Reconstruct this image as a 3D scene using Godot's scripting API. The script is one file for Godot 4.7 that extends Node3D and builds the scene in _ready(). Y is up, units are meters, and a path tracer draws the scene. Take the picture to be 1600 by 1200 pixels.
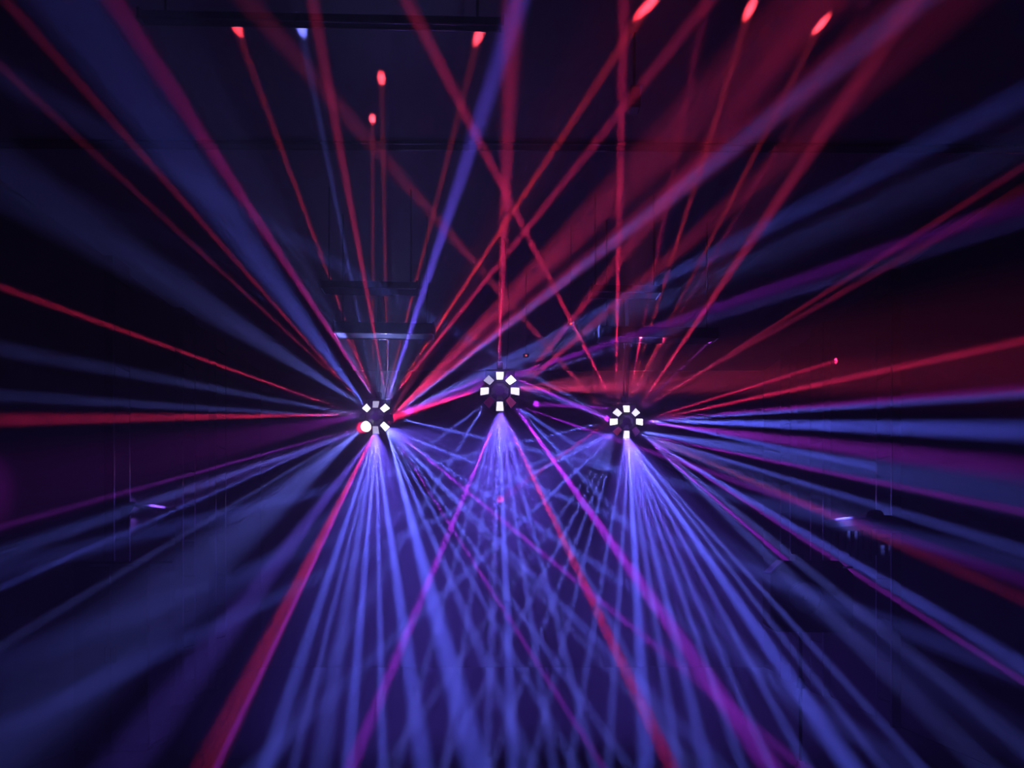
extends Node3D
# A dark hall filled with haze; three hanging effect lights throw red and blue beams through it.

const F := 1039.0            # focal length in pixels of the 1600 x 1200 frame
const HORIZON := 870.0       # image row of the eye level
const EYE := 2.2
const CEIL := 5.9
const HALF := 5.0            # half the width of the hall
const BACK := 13.2
const HAZE := 0.05
const FORWARD := 0.28         # how much the haze scatters light onwards

var rng := RandomNumberGenerator.new()
var names := {}
var mats := {}
var lamp_at := []            # centres of the three effect lights
var lamps := []
var lamp_radius := 0.173

# ------------------------------------------------------------------ helpers
func ray(x: float, y: float) -> Vector3:
	return Vector3((x - 800.0) / F, (HORIZON - y) / F, -1.0)

func at(x: float, y: float, depth: float) -> Vector3:
	return Vector3(0, EYE, 0) + ray(x, y) * depth

func room_depth(x: float, y: float) -> float:
	var r := ray(x, y)
	var d := BACK
	if r.y > 0.0:
		d = minf(d, (CEIL - EYE) / r.y)
	if r.y < 0.0:
		d = minf(d, EYE / -r.y)
	if absf(r.x) > 0.001:
		d = minf(d, HALF / absf(r.x))
	return d

func numbered(called: String) -> String:
	var n: int = names.get(called, 0)
	names[called] = n + 1
	return called if n == 0 else "%s_%03d" % [called, n]

func thing(called: String, label: String, category: String, where := Vector3.ZERO, group := "") -> Node3D:
	var o := Node3D.new()
	o.name = numbered(called)
	add_child(o)
	o.position = where
	tag(o, label, category, group)
	return o

func tag(o: Node, label: String, category: String, group := "") -> void:
	o.set_meta("label", label)
	o.set_meta("category", category)
	if group:
		o.set_meta("group", group)

func struct(o: Node) -> void:
	o.set_meta("kind", "structure")

func mat(called: String, color: Color, rough := 0.6, metal := 0.0, spec := 0.5) -> StandardMaterial3D:
	var m := StandardMaterial3D.new()
	m.resource_name = called
	m.albedo_color = color
	m.roughness = rough
	m.metallic = metal
	m.metallic_specular = spec
	mats[called] = m
	return m

func grain(m: StandardMaterial3D, freq: float, dark: Color, light: Color, scale: float) -> void:
	var n := FastNoiseLite.new()
	n.seed = 11 + mats.size()
	n.frequency = freq
	n.fractal_octaves = 4
	var t := NoiseTexture2D.new()
	t.width = 256
	t.height = 256
	t.seamless = true
	t.noise = n
	var g := Gradient.new()
	g.set_color(0, dark)
	g.set_color(1, light)
	t.color_ramp = g
	m.albedo_texture = t
	m.uv1_triplanar = true
	m.uv1_world_triplanar = true
	m.uv1_scale = Vector3.ONE * scale

func glow(called: String, color: Color, energy: float) -> StandardMaterial3D:
	var m := mat(called, Color(0.02, 0.02, 0.02), 0.15)
	m.emission_enabled = true
	m.emission = color
	m.emission_energy_multiplier = energy
	return m

func put(called: String, mesh: Mesh, m: Material, parent: Node, where := Vector3.ZERO, turn := Vector3.ZERO) -> MeshInstance3D:
	var o := MeshInstance3D.new()
	o.name = called if parent != self else numbered(called)
	o.mesh = mesh
	o.material_override = null
	if mesh is PrimitiveMesh:
		mesh.material = m
	else:
		mesh.surface_set_material(0, m)
	parent.add_child(o, true)
	o.position = where
	o.rotation = turn
	return o

func quad(st: SurfaceTool, a: Vector3, b: Vector3, c: Vector3, d: Vector3) -> void:
	for p in [a, b, c, a, c, d]:
		st.add_vertex(p)

# A box with bevelled edges, built as one convex hull of 24 corners.
func bevel_box(size: Vector3, b := 0.01) -> ArrayMesh:
	var h := size / 2.0
	b = minf(b, minf(h.x, minf(h.y, h.z)) * 0.9)
	var st := SurfaceTool.new()
	st.begin(Mesh.PRIMITIVE_TRIANGLES)
	st.set_smooth_group(-1)
	var corner := func(s: Vector3, axis: int) -> Vector3:
		var p := Vector3(s.x * (h.x - b), s.y * (h.y - b), s.z * (h.z - b))
		p[axis] = s[axis] * h[axis]
		return p
	for axis in 3:
		var u := (axis + 1) % 3
		var v := (axis + 2) % 3
		for s in [-1.0, 1.0]:
			var ring := []
			for k in [[-1, -1], [1, -1], [1, 1], [-1, 1]]:
				var p := Vector3.ZERO
				p[axis] = s
				p[u] = k[0]
				p[v] = k[1]
				ring.append(corner.call(p, axis))
			if s > 0:
				ring.reverse()
			quad(st, ring[0], ring[1], ring[2], ring[3])
		for su in [-1.0, 1.0]:
			for sv in [-1.0, 1.0]:
				var lo := Vector3.ZERO
				lo[axis] = -1.0
				lo[u] = su
				lo[v] = sv
				var hi := lo
				hi[axis] = 1.0
				var q := [corner.call(lo, u), corner.call(hi, u), corner.call(hi, v), corner.call(lo, v)]
				if su * sv > 0:
					q.reverse()
				quad(st, q[0], q[1], q[2], q[3])
	for sx in [-1.0, 1.0]:
		for sy in [-1.0, 1.0]:
			for sz in [-1.0, 1.0]:
				var s := Vector3(sx, sy, sz)
				var t := [corner.call(s, 0), corner.call(s, 1), corner.call(s, 2)]
				if sx * sy * sz > 0:
					t.reverse()
				for p in t:
					st.add_vertex(p)
	st.generate_normals()
	return st.commit()

# A shape turned round the z axis; profile of Vector2(radius, z).
func lathe(profile: Array, n: int, smooth := false) -> ArrayMesh:
	var st := SurfaceTool.new()
	st.begin(Mesh.PRIMITIVE_TRIANGLES)
	st.set_smooth_group(0 if smooth else -1)
	for i in n:
		var a := TAU * (i + 0.5) / n
		var b := TAU * (i + 1.5) / n
		for k in profile.size() - 1:
			var p: Vector2 = profile[k]
			var q: Vector2 = profile[k + 1]
			var p0 := Vector3(cos(a) * p.x, sin(a) * p.x, p.y)
			var p1 := Vector3(cos(b) * p.x, sin(b) * p.x, p.y)
			var q0 := Vector3(cos(a) * q.x, sin(a) * q.x, q.y)
			var q1 := Vector3(cos(b) * q.x, sin(b) * q.x, q.y)
			if p.x > 0.0001:
				for v in [p0, p1, q0]:
					st.add_vertex(v)
			if q.x > 0.0001:
				for v in [p1, q1, q0]:
					st.add_vertex(v)
	st.generate_normals()
	return st.commit()

func tube(points: Array, radius: float, n := 8) -> ArrayMesh:
	var st := SurfaceTool.new()
	st.begin(Mesh.PRIMITIVE_TRIANGLES)
	st.set_smooth_group(0)
	var rings := []
	for i in points.size():
		var here: Vector3 = points[i]
		var before: Vector3 = points[maxi(i - 1, 0)]
		var after: Vector3 = points[mini(i + 1, points.size() - 1)]
		var d := (after - before).normalized()
		var side := d.cross(Vector3.RIGHT if absf(d.x) < 0.8 else Vector3.UP).normalized()
		var up := d.cross(side)
		var ring := []
		for k in n:
			var a := TAU * k / n
			ring.append(here + (side * cos(a) + up * sin(a)) * radius)
		rings.append(ring)
	for i in points.size() - 1:
		for k in n:
			var j := (k + 1) % n
			quad(st, rings[i][k], rings[i + 1][k], rings[i + 1][j], rings[i][j])
	for k in range(1, n - 1):
		for v in [rings[0][0], rings[0][k], rings[0][k + 1]]:
			st.add_vertex(v)
		for v in [rings[-1][0], rings[-1][k + 1], rings[-1][k]]:
			st.add_vertex(v)
	st.generate_normals()
	return st.commit()

# An outline in x and y, counter-clockwise, made solid from z0 to z1.
func prism(outline: Array, z0: float, z1: float) -> ArrayMesh:
	var st := SurfaceTool.new()
	st.begin(Mesh.PRIMITIVE_TRIANGLES)
	st.set_smooth_group(-1)
	var flat := PackedVector2Array(outline)
	var idx := Geometry2D.triangulate_polygon(flat)
	for k in range(0, idx.size(), 3):
		for j in [0, 2, 1]:
			var p: Vector2 = flat[idx[k + j]]
			st.add_vertex(Vector3(p.x, p.y, z1))
		for j in [0, 1, 2]:
			var p: Vector2 = flat[idx[k + j]]
			st.add_vertex(Vector3(p.x, p.y, z0))
	for k in flat.size():
		var a := flat[k]
		var b := flat[(k + 1) % flat.size()]
		quad(st, Vector3(a.x, a.y, z0), Vector3(a.x, a.y, z1), Vector3(b.x, b.y, z1), Vector3(b.x, b.y, z0))
	st.generate_normals()
	return st.commit()

# ------------------------------------------------------------------ beams
# One beam of an effect light: leaves the facet that points that way and passes through the image
# point (x, y) at the given share of the distance to the wall, floor or ceiling there.
# wide: width in pixels there; color: what the lit haze adds there.
func beam(lamp: int, x: float, y: float, wide: float, color: Color, share := 0.8, aperture := 0.014) -> void:
	var centre: Vector3 = lamp_at[lamp]
	var goal := at(x, y, room_depth(x, y) * share if share < 3.0 else share)
	var way := (goal - centre).normalized()
	var flat := Vector2(way.x, way.y)
	var sector := roundf(flat.angle() / (PI / 4.0)) * PI / 4.0
	var start := centre + Vector3(cos(sector), sin(sector), 0) * (lamp_radius + 0.045) + Vector3(0, 0, 0.06)
	start += Vector3(rng.randf_range(-1, 1), rng.randf_range(-1, 1), 0) * 0.025
	way = (goal - start).normalized()
	var r := start.distance_to(goal)
	var eye := Vector3(0, EYE, 0)
	var view := (goal - eye).normalized()
	var slant := maxf(way.cross(view).length(), 0.12)
	var depth := absf(goal.z)
	var width := wide / F * depth
	var half := atan(maxf(width / 0.68 / 2.0 - aperture * 0.7, 0.0) / r)
	half = clampf(half, deg_to_rad(0.5), deg_to_rad(40.0))
	var near := aperture / (0.6 * half * r)
	var strength := 1.0 / (r * r * (1.0 + near * near))
	var through := sqrt(pow(1.37 * tan(half) * r, 2.0) + pow(1.6 * aperture, 2.0)) / slant
	var phase := (1.0 - FORWARD * FORWARD) / (4.0 * PI) / pow(1.0 + FORWARD * FORWARD + 2.0 * FORWARD * way.dot(view), 1.5)
	var per_energy := strength * HAZE * 0.95 * phase * through * exp(-HAZE * (r + depth))
	var l := color.srgb_to_linear()
	var top := maxf(l.r, maxf(l.g, l.b))
	var s := SpotLight3D.new()
	s.name = "beam"
	s.light_color = Color(l.r / top, l.g / top, l.b / top).linear_to_srgb()
	s.light_energy = top / per_energy / PI
	s.spot_angle = rad_to_deg(half)
	s.spot_angle_attenuation = 1.0
	s.light_size = aperture
	s.spot_range = 40.0
	s.spot_attenuation = 2.0
	s.shadow_enabled = true
	s.light_volumetric_fog_energy = 1.0
	lamps[lamp].add_child(s, true)
	s.look_at_from_position(start, goal)

func rgb(r: float, g: float, b: float) -> Color:
	return Color(r / 255.0, g / 255.0, b / 255.0)

func red(k: float) -> Color:      # k: the red value, 0 to 255
	return rgb(k, k * 0.10, k * 0.36)

func scarlet(k: float) -> Color:
	return rgb(k, k * 0.12, k * 0.2)

func blue(k: float) -> Color:     # k: the blue value, 0 to 255
	return rgb(k * 0.32, k * 0.355, k)

func violet(k: float) -> Color:
	return rgb(k * 0.72, k * 0.13, k)

# ------------------------------------------------------------------ effect lights
func effect_light(where: Vector3, label: String, lit: Array) -> void:
	var t := thing("effect_light", label, "stage light", where, "effect lights hanging under the ceiling")
	lamp_at.append(where)
	lamps.append(t)
	var dark: Material = mats["black_metal"]
	put("nose", lathe([Vector2(0.0, 0.03), Vector2(0.055, 0.025), Vector2(0.1, -0.02), Vector2(0.105, -0.06), Vector2(0.0, -0.06)], 8), dark, t)
	put("reflector_pan", lathe([Vector2(0.1, -0.055), Vector2(0.125, -0.05), Vector2(0.14, -0.06), Vector2(0.14, -0.072), Vector2(0.1, -0.07), Vector2(0.1, -0.055)], 8), dark, t)
	put("housing", lathe([Vector2(0.0, -0.075), Vector2(0.12, -0.08), Vector2(0.13, -0.1), Vector2(0.13, -0.26), Vector2(0.1, -0.3), Vector2(0.0, -0.3)], 8), dark, t)
	for k in 8:
		var a := PI / 2.0 - k * PI / 4.0             # k counts clockwise from the top, as seen from the floor
		var hold := Node3D.new()
		hold.name = "facet"
		t.add_child(hold, true)
		hold.position = Vector3(cos(a), sin(a), 0) * lamp_radius
		hold.rotation = Vector3(0, 0, a - PI / 2.0)
		hold.rotate_object_local(Vector3.RIGHT, deg_to_rad(-26))
		var m := MeshInstance3D.new()
		var kind: Array = lit[k]
		put("arm", bevel_box(Vector3(0.02, 0.1, 0.012), 0.003), dark, hold, Vector3(0, -0.02, -0.03), Vector3(0.35, 0, 0))
		put("lens", prism([Vector2(-0.034, -0.052), Vector2(0.034, -0.052), Vector2(0.042, 0.05), Vector2(-0.042, 0.05)], -0.008, 0.004), kind[0], hold)
		m.free()
		if kind[1] > 0.0:
			put("bulb_dome", lathe([Vector2(0.0, 0.07), Vector2(0.035, 0.062), Vector2(0.06, 0.038), Vector2(0.068, 0.0), Vector2(0.0, 0.0)], 20, true), kind[0], hold, Vector3(0, 0, 0.004))
		for e in [[Vector3(-0.0455, 0, -0.006), Vector3(0.006, 0.115, 0.016)], [Vector3(0.0455, 0, -0.006), Vector3(0.006, 0.115, 0.016)], [Vector3(0, -0.058, -0.006), Vector3(0.097, 0.006, 0.016)], [Vector3(0, 0.058, -0.006), Vector3(0.097, 0.006, 0.016)]]:
			put("frame_bar", bevel_box(e[1], 0.002), dark, hold, e[0])
	# hanger
	for s in [-1.0, 1.0]:
		put("yoke_arm", bevel_box(Vector3(0.012, 0.34, 0.04), 0.003), dark, t, Vector3(s * 0.165, 0.12, -0.2))
		put("tilt_knob", lathe([Vector2(0.0, 0.03), Vector2(0.025, 0.028), Vector2(0.03, 0.0), Vector2(0.0, 0.0)], 12), dark, t, Vector3(s * 0.171, 0.0, -0.2), Vector3(0, s * PI / 2.0, 0))
		put("pivot_bolt", tube([Vector3(s * 0.12, 0, -0.2), Vector3(s * 0.17, 0, -0.2)], 0.012), dark, t)
	put("yoke_bridge", bevel_box(Vector3(0.342, 0.012, 0.04), 0.003), dark, t, Vector3(0, 0.29, -0.2))
	put("hanging_pole", tube([Vector3(0, 0.29, -0.2), Vector3(0, CEIL - where.y, -0.2)], 0.018, 12), dark, t)
	put("clamp", bevel_box(Vector3(0.07, 0.09, 0.07), 0.008), dark, t, Vector3(0, 0.34, -0.2))
	var cord := []
	for k in 9:
		var u := k / 8.0
		cord.append(Vector3(0.05 + 0.05 * sin(u * PI), 0.1 + u * (CEIL - where.y - 0.1), -0.31 + 0.08 * u - 0.05 * sin(u * PI)))
	put("power_cable", tube(cord, 0.008, 6), dark, t)

func haze_lamp(lamp: int, color: Color, energy: float) -> void:
	var o := SpotLight3D.new()
	o.name = "facet_light"
	o.light_color = color
	o.light_energy = energy
	o.light_size = 0.08
	o.spot_angle = 84.0
	o.spot_angle_attenuation = 1.0
	o.spot_range = 30.0
	o.spot_attenuation = 2.0
	o.shadow_enabled = true
	lamps[lamp].add_child(o)
	o.look_at_from_position(lamp_at[lamp] + Vector3(0, 0, 0.12), lamp_at[lamp] + Vector3(0, -0.2, 2.0))

func _ready() -> void:
	rng.seed = 5
	# ---------------------------------------------------------------- camera and air
	var cam := Camera3D.new()
	cam.name = "camera"
	add_child(cam)
	cam.projection = Camera3D.PROJECTION_FRUSTUM
	cam.near = 0.1
	cam.far = 100.0
	cam.size = 0.1 * 1200.0 / F
	cam.frustum_offset = Vector2(0, 0.1 * (HORIZON - 600.0) / F)
	cam.position = Vector3(0, EYE, 0)
	var we := WorldEnvironment.new()
	we.name = "environment"
	var env := Environment.new()
	we.environment = env
	add_child(we)
	env.background_mode = Environment.BG_COLOR
	env.background_color = Color.BLACK
	env.tonemap_mode = Environment.TONE_MAPPER_LINEAR
	env.tonemap_exposure = 1.0
	env.volumetric_fog_enabled = true
	env.volumetric_fog_density = HAZE
	env.volumetric_fog_albedo = Color.WHITE
	env.volumetric_fog_anisotropy = FORWARD
	env.volumetric_fog_length = 30.0
	env.sdfgi_enabled = true
	env.ssao_enabled = true
	env.ssil_enabled = true

	# ---------------------------------------------------------------- materials
	mat("black_metal", Color(0.09, 0.09, 0.1), 0.45, 0.3)
	mat("steel", Color(0.25, 0.25, 0.27), 0.22, 0.8)
	grain(mat("dark_plaster", Color.WHITE, 0.85), 0.03, Color(0.06, 0.06, 0.065), Color(0.1, 0.1, 0.105), 0.5)
	grain(mat("ceiling_paint", Color.WHITE, 0.8), 0.03, Color(0.25, 0.25, 0.26), Color(0.31, 0.31, 0.32), 0.5)
	grain(mat("dark_floor", Color.WHITE, 0.5), 0.03, Color(0.05, 0.05, 0.05), Color(0.1, 0.095, 0.095), 0.4)
	grain(mat("black_carpet", Color.WHITE, 0.9), 0.2, Color(0.08, 0.08, 0.09), Color(0.14, 0.14, 0.15), 3.0)
	mat("gloss_black", Color(0.07, 0.07, 0.075), 0.16, 0.0, 0.7)
	mat("matt_black", Color(0.05, 0.05, 0.055), 0.75, 0.0, 0.25)
	mat("steel_edge", Color(0.75, 0.75, 0.78), 0.2, 1.0)
	mat("polished_steel", Color(0.45, 0.45, 0.47), 0.22, 1.0)
	mat("grille", Color(0.1, 0.1, 0.11), 0.5, 0.4)
	mat("violet_laminate", Color(0.5, 0.48, 0.55), 0.4)

	build_room()
	# ---------------------------------------------------------------- the three effect lights
	var w4 := glow("lens_bright", Color(1.0, 0.97, 1.0), 3.0)
	var w2 := glow("lens_white", Color(0.95, 0.93, 1.0), 1.6)
	var half := glow("lens_pale", Color(0.85, 0.82, 1.0), 0.9)
	var rose := glow("lens_rose", Color(0.75, 0.25, 0.5), 0.35)
	var plum := glow("lens_plum", Color(0.5, 0.12, 0.45), 0.25)
	var off := glow("lens_unlit", Color(0.16, 0.06, 0.36), 0.12)
	var flare := glow("lens_flaring", Color(1.0, 1.0, 1.0), 9.0)
	effect_light(at(587, 652, 8.9), "black effect light on a ceiling pole with one glaring lower lens", [[half, 0.0], [w4, 0.0], [off, 0.0], [w4, 0.0], [half, 0.0], [flare, 1.0], [off, 0.0], [w4, 0.0]])
	effect_light(at(781, 611, 7.5), "black effect light hanging between the two other effect lights", [[w4, 0.0], [w4, 0.0], [w2, 0.0], [rose, 0.0], [w2, 0.0], [plum, 0.0], [w2, 0.0], [half, 0.0]])
	effect_light(at(979, 659, 8.9), "black effect light with even ring of lenses, beside the wall with the canopy", [[w4, 0.0], [w2, 0.0], [w4, 0.0], [plum, 0.0], [w2, 0.0], [rose, 0.0], [w4, 0.0], [w2, 0.0]])
	for k in 3:
		haze_lamp(k, Color(0.6, 0.36, 1.0), 0.6)
	beams()
	furnish()

func slab(called: String, size: Vector3, where: Vector3, m: String, b := 0.02) -> MeshInstance3D:
	var o := put(called, bevel_box(size, b), mats[m], self, where)
	struct(o)
	return o

func build_room() -> void:
	var z0 := -BACK
	var z1 := 4.0
	var long := z1 - z0
	var mid := (z0 + z1) / 2.0
	slab("floor", Vector3(HALF * 2 + 0.8, 0.3, long + 0.8), Vector3(0, -0.15, mid), "dark_floor")
	slab("ceiling", Vector3(HALF * 2 + 0.8, 0.3, long + 0.8), Vector3(0, CEIL + 0.15, mid), "ceiling_paint")
	slab("wall_left", Vector3(0.3, CEIL, long + 0.6), Vector3(-HALF - 0.15, CEIL / 2, mid), "dark_plaster")
	slab("wall_right", Vector3(0.3, CEIL, long + 0.6), Vector3(HALF + 0.15, CEIL / 2, mid), "dark_plaster")
	slab("wall_back", Vector3(HALF * 2, CEIL, 0.3), Vector3(0, CEIL / 2, z0 - 0.15), "dark_plaster")
	slab("wall_front", Vector3(HALF * 2, CEIL, 0.3), Vector3(0, CEIL / 2, z1 + 0.15), "dark_plaster")

# A dark rail across the hall; its lower front edge runs through two image points, and it clears the beams above it.
func ceiling_rail(label: String, p: Vector2, q: Vector2, far: float, tall: float, deep: float, reach := Vector2(-4.85, 4.85)) -> void:
	var a := at(p.x, p.y, far)
	var b := at(q.x, q.y, (a.y - EYE) / ((HORIZON - q.y) / F))
	var lean := (b.z - a.z) / (b.x - a.x)
	var l := Vector3(reach.x, a.y, a.z + lean * (reach.x - a.x))
	var r := Vector3(reach.y, a.y, a.z + lean * (reach.y - a.x))
	var t := thing("ceiling_rail", label, "rail", (l + r) / 2.0 + Vector3(0, tall / 2.0, -deep / 2.0), "dark rails hung across the hall")
	t.rotation.y = -atan(lean)
	var long := l.distance_to(r)
	put("bar", bevel_box(Vector3(long, tall, deep), 0.007), mats["matt_black"], t)
	for z in [-0.5, 0.5]:
		put("edge_bead", tube([Vector3(-long / 2, -tall / 2, deep * z), Vector3(long / 2, -tall / 2, deep * z)], 0.007, 10), mats["polished_steel"], t)
	for s in [-0.43, 0.43]:
		put("drop_rod", tube([Vector3(long * s, tall / 2, 0), Vector3(long * s, CEIL - t.position.y, 0)], 0.01, 6), mats["black_metal"], t)
	for s in [-0.5, 0.5]:
		put("end_cap", bevel_box(Vector3(0.02, tall + 0.02, deep + 0.02), 0.004), mats["black_metal"], t, Vector3(long * s, 0, 0))

func pilaster(number: int, side: float, near: float, far: float) -> void:
	var t := Node3D.new()
	t.name = "trim_%d" % number
	add_child(t)
	struct(t)
	t.position = Vector3(side * (HALF - 0.06), 0, -(near + far) / 2.0)
	var deep := far - near
	put("pilaster_body", bevel_box(Vector3(0.12, CEIL, deep), 0.006), mats["dark_plaster"], t, Vector3(0, CEIL / 2, 0))
	for z in [-0.5, 0.5]:
		put("edge_strip", tube([Vector3(-side * 0.06, 0.02, deep * z), Vector3(-side * 0.06, CEIL - 0.02, deep * z)], 0.015, 12), mats["steel_edge"], t)
	for k in 11:
		put("band", bevel_box(Vector3(0.012, 0.025, deep - 0.03), 0.003), mats["steel"], t, Vector3(-side * 0.064, 0.32 + 0.53 * k, 0))

func wall_canopy() -> void:
	var h := EYE + 0.5
	var t := thing("wall_canopy", "dark padded wall canopy with pale front edge and hanging strips", "canopy", Vector3(HALF - 0.14, h, -8.7))
	# outline across the wall: x away from the wall, y up
	var board := prism([Vector2(-0.48, -0.03), Vector2(-0.46, -0.1), Vector2(-0.38, -0.16), Vector2(0.0, -0.2), Vector2(0.0, 0.02), Vector2(-0.47, 0.0)], -0.6, 0.58)
	put("padded_board", board, mats["black_carpet"], t)
	put("front_edge", bevel_box(Vector3(0.04, 0.03, 1.18), 0.008), mats["violet_laminate"], t, Vector3(-0.48, 0.002, -0.01))
	put("end_roll", lathe([Vector2(0.0, 0.09), Vector2(0.06, 0.09), Vector2(0.075, 0.06), Vector2(0.075, -0.06), Vector2(0.06, -0.09), Vector2(0.0, -0.09)], 16, false), mats["black_carpet"], t, Vector3(-0.46, -0.005, 0.64))
	for k in 7:
		var z := 0.5 - k * 0.16
		var drop := 0.34 + 0.16 * sin(k * 2.3) * 0.5
		put("hanging_strip", bevel_box(Vector3(0.02, drop, 0.075), 0.008), mats["black_carpet"], t, Vector3(-0.38 + 0.02 * (k % 2), -0.14 - drop / 2, z), Vector3(0.03 * sin(k * 1.7), 0, 0))

func wall_shelf() -> void:
	var t := thing("wall_shelf", "long dark wall shelf with pale edge above the tall cabinet", "shelf", Vector3(-HALF + 0.14, EYE + 0.66, -8.7))
	put("board", bevel_box(Vector3(0.2, 0.04, 1.02), 0.006), mats["black_metal"], t, Vector3(0.1, 0, 0))
	put("edge_band", bevel_box(Vector3(0.02, 0.034, 1.02), 0.004), mats["violet_laminate"], t, Vector3(0.208, 0, 0))
	for z in [-0.42, 0.42]:
		put("bracket", prism([Vector2(0, -0.02), Vector2(0, -0.25), Vector2(0.03, -0.25), Vector2(0.17, -0.02)], -0.012, 0.012), mats["black_metal"], t, Vector3(0, 0, z))

func tall_cabinet() -> void:
	var high := EYE - 0.05
	var t := thing("tall_cabinet", "tall dark two-door cabinet standing below the wall shelf", "cabinet", Vector3(-4.53, 0, -7.75))
	put("body", bevel_box(Vector3(0.86, high - 0.09, 0.46), 0.008), mats["black_metal"], t, Vector3(0, high / 2 + 0.02, 0))
	put("plinth", bevel_box(Vector3(0.8, 0.08, 0.42), 0.005), mats["black_metal"], t, Vector3(0, 0.04, 0))
	put("top_board", bevel_box(Vector3(0.9, 0.03, 0.5), 0.008), mats["gloss_black"], t, Vector3(0, high - 0.015, 0))
	for s in [-1.0, 1.0]:
		var d := put("door", bevel_box(Vector3(0.415, high - 0.16, 0.02), 0.006), mats["gloss_black"], t, Vector3(s * 0.212, high / 2 + 0.02, 0.24))
		put("handle", tube([Vector3(-s * 0.165, -0.09, 0.01), Vector3(-s * 0.165, -0.08, 0.04), Vector3(-s * 0.165, 0.08, 0.04), Vector3(-s * 0.165, 0.09, 0.01)], 0.006), mats["steel"], d)

func loudspeaker() -> void:
	var far := 6.6
	var px := far / F                                # metres for each pixel at the cabinet's front
	var base := at(1268, 988, far)
	var t := thing("loudspeaker", "dark loudspeaker cabinet with cut corner and round woofer on a pole stand", "loudspeaker", base)
	t.rotation.y = deg_to_rad(-9)
	var w := 61.0 * px
	var high := 112.0 * px
	var cut := 21.0 * px
	var body := prism([Vector2(-w + 0.06, 0), Vector2(w - 0.06, 0), Vector2(w, 0.05), Vector2(w, high - cut), Vector2(w - cut, high), Vector2(-w + cut, high), Vector2(-w, high - cut), Vector2(-w, 0.05)], -0.36, 0.0)
	put("cabinet", body, mats["black_carpet"], t)
	put("baffle", prism([Vector2(-w + 0.07, 0.03), Vector2(w - 0.07, 0.03), Vector2(w - 0.03, 0.07), Vector2(w - 0.03, high - cut), Vector2(w - cut, high - 0.03), Vector2(-w + cut, high - 0.03), Vector2(-w + 0.03, high - cut), Vector2(-w + 0.03, 0.07)], 0.0, 0.008), mats["grille"], t)
	var woofer := put("woofer", lathe([Vector2(0.0, 0.0), Vector2(0.04, 0.012), Vector2(0.05, 0.002), Vector2(0.115, 0.03), Vector2(0.13, 0.038), Vector2(0.145, 0.03), Vector2(0.15, 0.006), Vector2(0.0, 0.0)], 32, true), mats["black_metal"], t, Vector3(-10 * px, 54 * px, 0.008))
	put("surround", lathe([Vector2(0.15, 0.0), Vector2(0.155, 0.014), Vector2(0.168, 0.014), Vector2(0.172, 0.0)], 32, true), mats["grille"], woofer)
	put("corner_trim", bevel_box(Vector3(29.0 * px, 0.012, 0.3), 0.004), mats["violet_laminate"], t, Vector3(-w + cut / 2 - 0.004, high - cut / 2 + 0.004, -0.16), Vector3(0, 0, PI / 4))
	put("carrying_handle", bevel_box(Vector3(0.09, 0.02, 0.03), 0.006), mats["violet_laminate"], t, Vector3(w - 0.055, high - cut * 0.5, 0.012))
	var s := thing("speaker_stand", "black pole stand with round base holding up the loudspeaker", "stand", Vector3(base.x, 0, base.z - 0.25))
	put("pole", tube([Vector3(0, 0.03, 0), Vector3(0, base.y, 0)], 0.017, 12), mats["black_metal"], s)
	put("collar", lathe([Vector2(0.0, 0.05), Vector2(0.035, 0.05), Vector2(0.04, -0.05), Vector2(0.0, -0.05)], 12), mats["black_metal"], s, Vector3(0, 0.9, 0), Vector3(-PI / 2, 0, 0))
	put("round_base", lathe([Vector2(0.0, 0.03), Vector2(0.15, 0.026), Vector2(0.17, 0.012), Vector2(0.17, 0.0), Vector2(0.0, 0.0)], 32, true), mats["black_metal"], s, Vector3.ZERO, Vector3(-PI / 2, 0, 0))
	put("pole_socket", lathe([Vector2(0.0, 0.1), Vector2(0.032, 0.1), Vector2(0.045, 0.03), Vector2(0.0, 0.03)], 16), mats["black_metal"], s, Vector3.ZERO, Vector3(-PI / 2, 0, 0))
	var box := thing("control_box", "small black box lying on top of the loudspeaker", "box", base + Vector3(-14 * px, high, -0.12))
	put("case", bevel_box(Vector3(15.0 * px, 10.0 * px, 0.1), 0.006), mats["black_metal"], box, Vector3(0, 5.0 * px, 0))
	put("side_panel", bevel_box(Vector3(0.006, 7.0 * px, 0.08), 0.002), mats["violet_laminate"], box, Vector3(8.0 * px, 4.5 * px, 0))

func ceiling_speaker() -> void:
	var p := at(991, 158, 4.7)
	var t := thing("ceiling_speaker", "small dark box speaker hung from the ceiling", "speaker", p)
	put("box", bevel_box(Vector3(0.075, 0.14, 0.1), 0.01), mats["black_metal"], t)
	put("front_grille", bevel_box(Vector3(0.062, 0.125, 0.008), 0.003), mats["grille"], t, Vector3(0, 0, 0.053))
	put("top_plate", bevel_box(Vector3(0.09, 0.008, 0.11), 0.003), mats["steel"], t, Vector3(0.012, 0.078, 0))
	put("hanger", tube([Vector3(0, 0.08, 0), Vector3(0, CEIL - p.y, 0)], 0.01), mats["black_metal"], t)

func indicator(x: float, y: float, far: float, label: String, wall: bool) -> void:
	var p := at(x, y, far)
	var t := thing("indicator_light", label, "light", p)
	put("case", bevel_box(Vector3(0.08, 0.05, 0.04), 0.006), mats["black_metal"], t)
	put("lamp_dot", lathe([Vector2(0.0, 0.028), Vector2(0.012, 0.024), Vector2(0.016, 0.018), Vector2(0.0, 0.018)], 12, true), mats["red_dot"], t)
	if not wall:
		put("hanger", tube([Vector3(0, 0.02, 0), Vector3(0, CEIL - p.y, 0)], 0.005, 6), mats["black_metal"], t)

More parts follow.
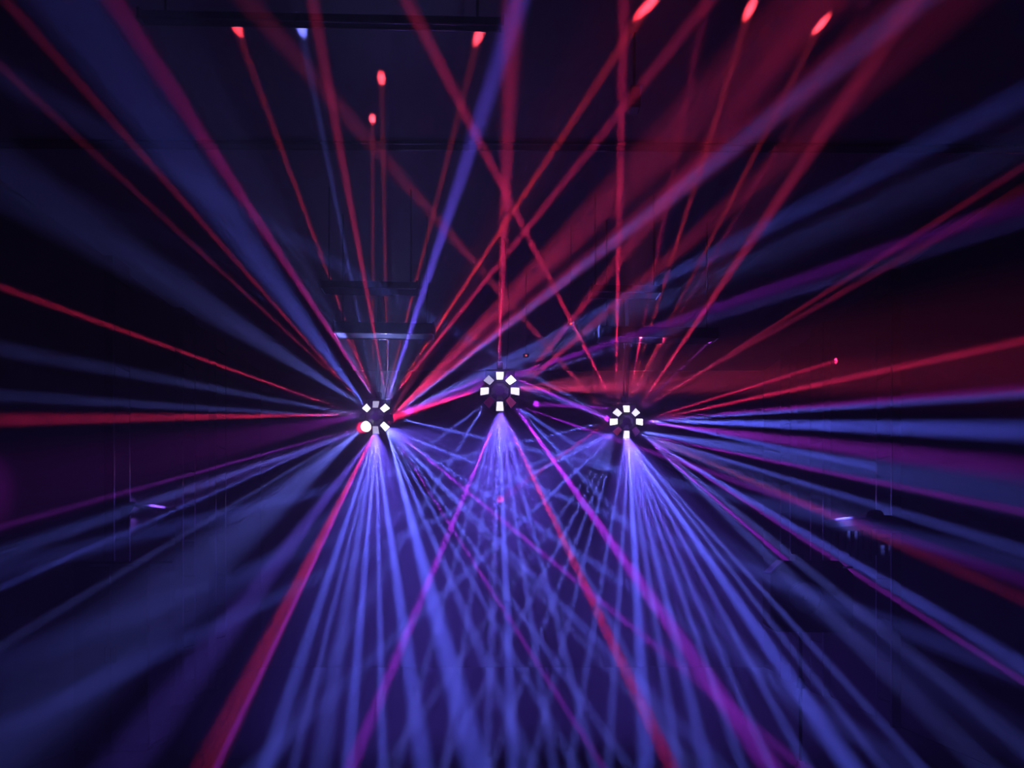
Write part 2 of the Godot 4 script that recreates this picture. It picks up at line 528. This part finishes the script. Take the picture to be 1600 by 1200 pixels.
func furnish() -> void:
	glow("red_dot", Color(1.0, 0.35, 0.25), 1.2)
	ceiling_rail("short dark rail hung above the effect light with one glaring lens", Vector2(583, 520), Vector2(978, 526), 7.1, 0.115, 0.2, Vector2(-1.9, -0.85))
	ceiling_rail("short dark rail hung above the effect light with even ring of lenses", Vector2(583, 520), Vector2(978, 526), 7.1, 0.115, 0.2, Vector2(0.95, 2.25))
	ceiling_rail("narrow dark rail one step higher, above the effect light with one glaring lens", Vector2(583, 450), Vector2(978, 456), 6.6, 0.07, 0.17, Vector2(-1.9, -0.95))
	ceiling_rail("narrow dark rail one step higher, above the effect light with even ring", Vector2(583, 450), Vector2(978, 456), 6.6, 0.07, 0.17, Vector2(0.8, 1.5))
	ceiling_rail("thin dark rail running wall to wall close under the ceiling", Vector2(583, 224), Vector2(978, 226), 5.9, 0.028, 0.09)
	ceiling_rail("short dark rail crossing in front of the small red and blue ceiling spots", Vector2(400, 31), Vector2(700, 37), 4.2, 0.055, 0.05, Vector2(-2.35, -0.06))
	pilaster(1, 1, 11.66, 12.07)
	pilaster(2, 1, 10.43, 10.86)
	pilaster(3, 1, 8.55, 8.9)
	pilaster(4, -1, 9.86, 10.22)
	pilaster(5, -1, 10.95, 11.32)
	pilaster(6, -1, 8.15, 8.48)
	wall_canopy()
	wall_shelf()
	tall_cabinet()
	loudspeaker()
	ceiling_speaker()
	indicator(892, 507, 7.4, "tiny red indicator light hung below the rails", false)
	indicator(822, 556, 8.6, "tiny red indicator light hung beside the highest effect light", false)

func beams() -> void:
	var L := 0
	var M := 1
	var R := 2
	# ---- left light: up and sideways
	beam(L, 0, 448, 12, red(76), 0.85, 0.012)
	beam(L, 0, 656, 22, red(76), 0.85, 0.014)
	beam(L, 40, 140, 10, red(34), 0.85, 0.012)
	beam(L, 60, 58, 12, red(44), 0.85, 0.012)
	beam(L, 180, 0, 40, rgb(56, 5, 40), 0.8, 0.014)
	beam(L, 105, 0, 110, rgb(15, 17, 54), 0.8, 0.014)
	beam(L, 250, 0, 100, rgb(9, 11, 32), 0.8, 0.014)
	beam(L, 300, 0, 14, red(71), 0.85, 0.01)
	beam(L, 368, 40, 9, scarlet(57), 1.0, 0.01)
	beam(L, 492, 20, 12, red(69), 0.8, 0.01)
	beam(L, 470, 42, 10, blue(50), 1.0, 0.01)
	beam(L, 596, 122, 8, scarlet(46), 1.0, 0.01)
	beam(L, 582, 186, 8, scarlet(46), 1.0, 0.01)
	beam(L, 748, 56, 9, scarlet(52), 1.0, 0.01)
	beam(L, 620, 130, 9, blue(48), 0.9, 0.012)
	beam(L, 812, 0, 36, rgb(38, 28, 100), 0.8, 0.014)
	beam(L, 1012, 10, 12, scarlet(80), 1.0, 0.012)
	beam(L, 1105, 5, 14, red(69), 0.85, 0.012)
	beam(L, 1215, 50, 85, red(58), 0.8, 0.014)
	beam(L, 1250, 148, 32, blue(72), 0.85, 0.014)
	beam(L, 1500, 262, 70, blue(52), 0.85, 0.014)
	beam(L, 1600, 346, 24, rgb(16, 12, 44), 0.85, 0.014)
	# ---- left light: left and down
	beam(L, 50, 305, 85, blue(42), 0.85, 0.014)
	beam(L, 0, 545, 28, blue(42), 0.85, 0.014)
	beam(L, 0, 618, 22, blue(46), 0.85, 0.014)
	beam(L, 150, 735, 90, rgb(20, 1, 26), 0.85, 0.014)
	beam(L, 0, 866, 26, blue(64), 0.85, 0.014)
	beam(L, 200, 768, 8, violet(60), 0.7, 0.012)
	beam(L, 290, 790, 7, blue(90), 0.7, 0.012)
	beam(L, 0, 1010, 18, blue(46), 0.85, 0.014)
	beam(L, 50, 1105, 150, blue(54), 0.8, 0.014)
	beam(L, 190, 1200, 70, rgb(20, 13, 56), 0.8, 0.014)
	beam(L, 322, 1200, 42, red(70), 0.8, 0.014)
	beam(L, 340, 1195, 12, violet(78), 0.8, 0.014)
	for b in [[415, 30, 105], [458, 14, 84], [500, 34, 90], [543, 24, 125], [598, 12, 115], [662, 34, 130], [745, 48, 140], [830, 30, 95], [900, 20, 85], [985, 20, 80], [1090, 20, 66]]:
		beam(L, b[0], 1200, b[1], blue(b[2] * 0.93), 0.62, 0.014)
	beam(L, 1010, 998, 10, violet(90), 5.4, 0.012)
	beam(L, 880, 1100, 10, violet(80), 0.6, 0.012)
	# ---- middle light: up and sideways
	beam(M, 802, 0, 36, red(80), 0.8, 0.014)
	beam(M, 1100, 240, 34, red(66), 0.6, 0.014)
	beam(M, 1150, 312, 30, red(58), 0.6, 0.014)
	beam(M, 1500, 540, 170, red(28), 5.2, 0.014)
	beam(M, 1400, 585, 60, red(50), 5.4, 0.014)
	beam(M, 578, 664, 14, red(172), 12.6, 0.014)
	beam(M, 940, 650, 8, violet(120), 12.6, 0.014)
	# ---- middle light: down
	beam(M, 548, 1200, 24, violet(95), 0.75, 0.014)
	beam(M, 1205, 1200, 36, violet(100), 0.75, 0.014)
	beam(M, 1012, 1120, 22, red(92), 0.55, 0.014)
	for b in [[620, 20, 75], [695, 18, 80], [760, 20, 90], [802, 24, 120], [865, 20, 90], [930, 20, 90], [1070, 20, 80]]:
		beam(M, b[0], 1200, b[1], blue(b[2] * 0.93), 0.62, 0.014)
	# ---- right light: up and sideways
	beam(R, 636, 0, 20, red(76), 0.8, 0.012)
	beam(R, 385, 0, 34, red(44), 0.8, 0.014)
	beam(R, 975, 0, 11, red(83), 0.85, 0.01)
	beam(R, 1102, 0, 16, red(80), 0.85, 0.01)
	beam(R, 1172, 14, 9, scarlet(63), 1.0, 0.01)
	beam(R, 1283, 38, 11, scarlet(57), 1.0, 0.01)
	beam(R, 1345, 5, 16, red(62), 0.85, 0.01)
	beam(R, 1420, 10, 34, red(66), 0.8, 0.012)
	beam(R, 1430, 225, 14, violet(36), 0.85, 0.012)
	beam(R, 1540, 298, 13, red(53), 0.85, 0.01)
	beam(R, 1430, 392, 13, red(51), 0.85, 0.01)
	beam(R, 1560, 541, 16, red(92), 0.85, 0.014)
	beam(R, 1286, 570, 7, red(115), 0.95, 0.012)
	beam(R, 1600, 608, 20, rgb(55, 4, 60), 0.85, 0.014)
	beam(R, 1600, 616, 18, blue(95), 0.85, 0.014)
	beam(R, 1600, 674, 34, blue(122), 0.85, 0.014)
	beam(R, 1600, 735, 42, violet(70), 0.85, 0.014)
	beam(R, 1262, 708, 10, blue(130), 0.8, 0.014)
	beam(R, 1600, 775, 60, blue(80), 0.85, 0.014)
	beam(R, 1600, 800, 16, rgb(50, 2, 62), 0.85, 0.014)
	beam(R, 1600, 860, 22, blue(80), 0.85, 0.014)
	beam(R, 1430, 862, 18, red(52), 0.6, 0.014)
	beam(R, 1600, 1040, 26, blue(92), 0.85, 0.014)
	beam(R, 1560, 1040, 12, violet(75), 0.85, 0.014)
	# ---- right light: down
	for b in [[1640, 34, 58], [1540, 44, 60], [1440, 18, 82], [1380, 16, 82], [1330, 34, 130], [1262, 20, 98], [1205, 18, 90], [1160, 20, 95], [1105, 26, 108], [1060, 22, 95], [1010, 30, 135], [950, 20, 90], [890, 18, 85], [830, 18, 80], [765, 18, 76], [690, 20, 72], [600, 22, 60]]:
		beam(R, b[0], 1200, b[1], blue(b[2] * 0.93), 0.62, 0.014)
	beam(R, 790, 775, 9, red(69), 12.9, 0.012)
	beam(R, 1228, 875, 7, violet(130), 0.9, 0.012)
	# ---- between the lights: fans that cross in the middle of the hall
	for b in [[1100, 765, 18, 92], [1120, 870, 20, 92], [1050, 960, 20, 90], [1010, 1080, 22, 90]]:
		beam(L, b[0], b[1], b[2], blue(b[3]), 6.4, 0.014)
	for b in [[470, 775, 18, 84], [500, 900, 20, 84], [570, 1040, 22, 84], [660, 790, 16, 84]]:
		beam(R, b[0], b[1], b[2], blue(b[3]), 6.4, 0.014)
	for b in [[540, 790, 18, 80], [560, 960, 20, 80], [1010, 770, 18, 86], [1110, 960, 20, 84]]:
		beam(M, b[0], b[1], b[2], blue(b[3]), 5.6, 0.014)
	beam(L, 1000, 455, 18, blue(95), 6.0, 0.014)
	beam(L, 1000, 520, 12, violet(90), 6.6, 0.014)
	beam(L, 900, 420, 22, red(92), 5.6, 0.014)
	beam(R, 600, 455, 18, blue(60), 6.0, 0.014)
	beam(R, 700, 560, 24, blue(85), 7.0, 0.014)
	beam(R, 850, 632, 8, violet(110), 12.6, 0.014)
	beam(M, 655, 634, 10, violet(110), 12.0, 0.014)
	beam(M, 1000, 700, 7, violet(110), 7.0, 0.012)
	beam(R, 1325, 808, 44, blue(60), 8.75, 0.014)
	beam(L, 242, 788, 40, rgb(20, 9, 44), 8.7, 0.014)
	# ---- wide soft light
	beam(L, 900, 800, 260, rgb(20, 14, 60), 6.8, 0.014)
	beam(R, 680, 800, 260, rgb(20, 14, 60), 6.8, 0.014)
	beam(L, 600, 40, 560, rgb(9, 11, 27), 0.8, 0.014)
	beam(L, 600, 1000, 400, rgb(33, 24, 92), 0.7, 0.014)
	beam(M, 790, 1000, 440, rgb(33, 22, 88), 0.7, 0.014)
	beam(R, 1060, 1000, 400, rgb(33, 22, 88), 0.7, 0.014)
	# ---- soft spill around the strong beams
	for b in [[L, 980, 20, 110, 12], [R, 1050, 0, 130, 15], [R, 1390, 20, 110, 13]]:
		beam(b[0], b[1], b[2], b[3], red(b[4]), 0.75, 0.014)
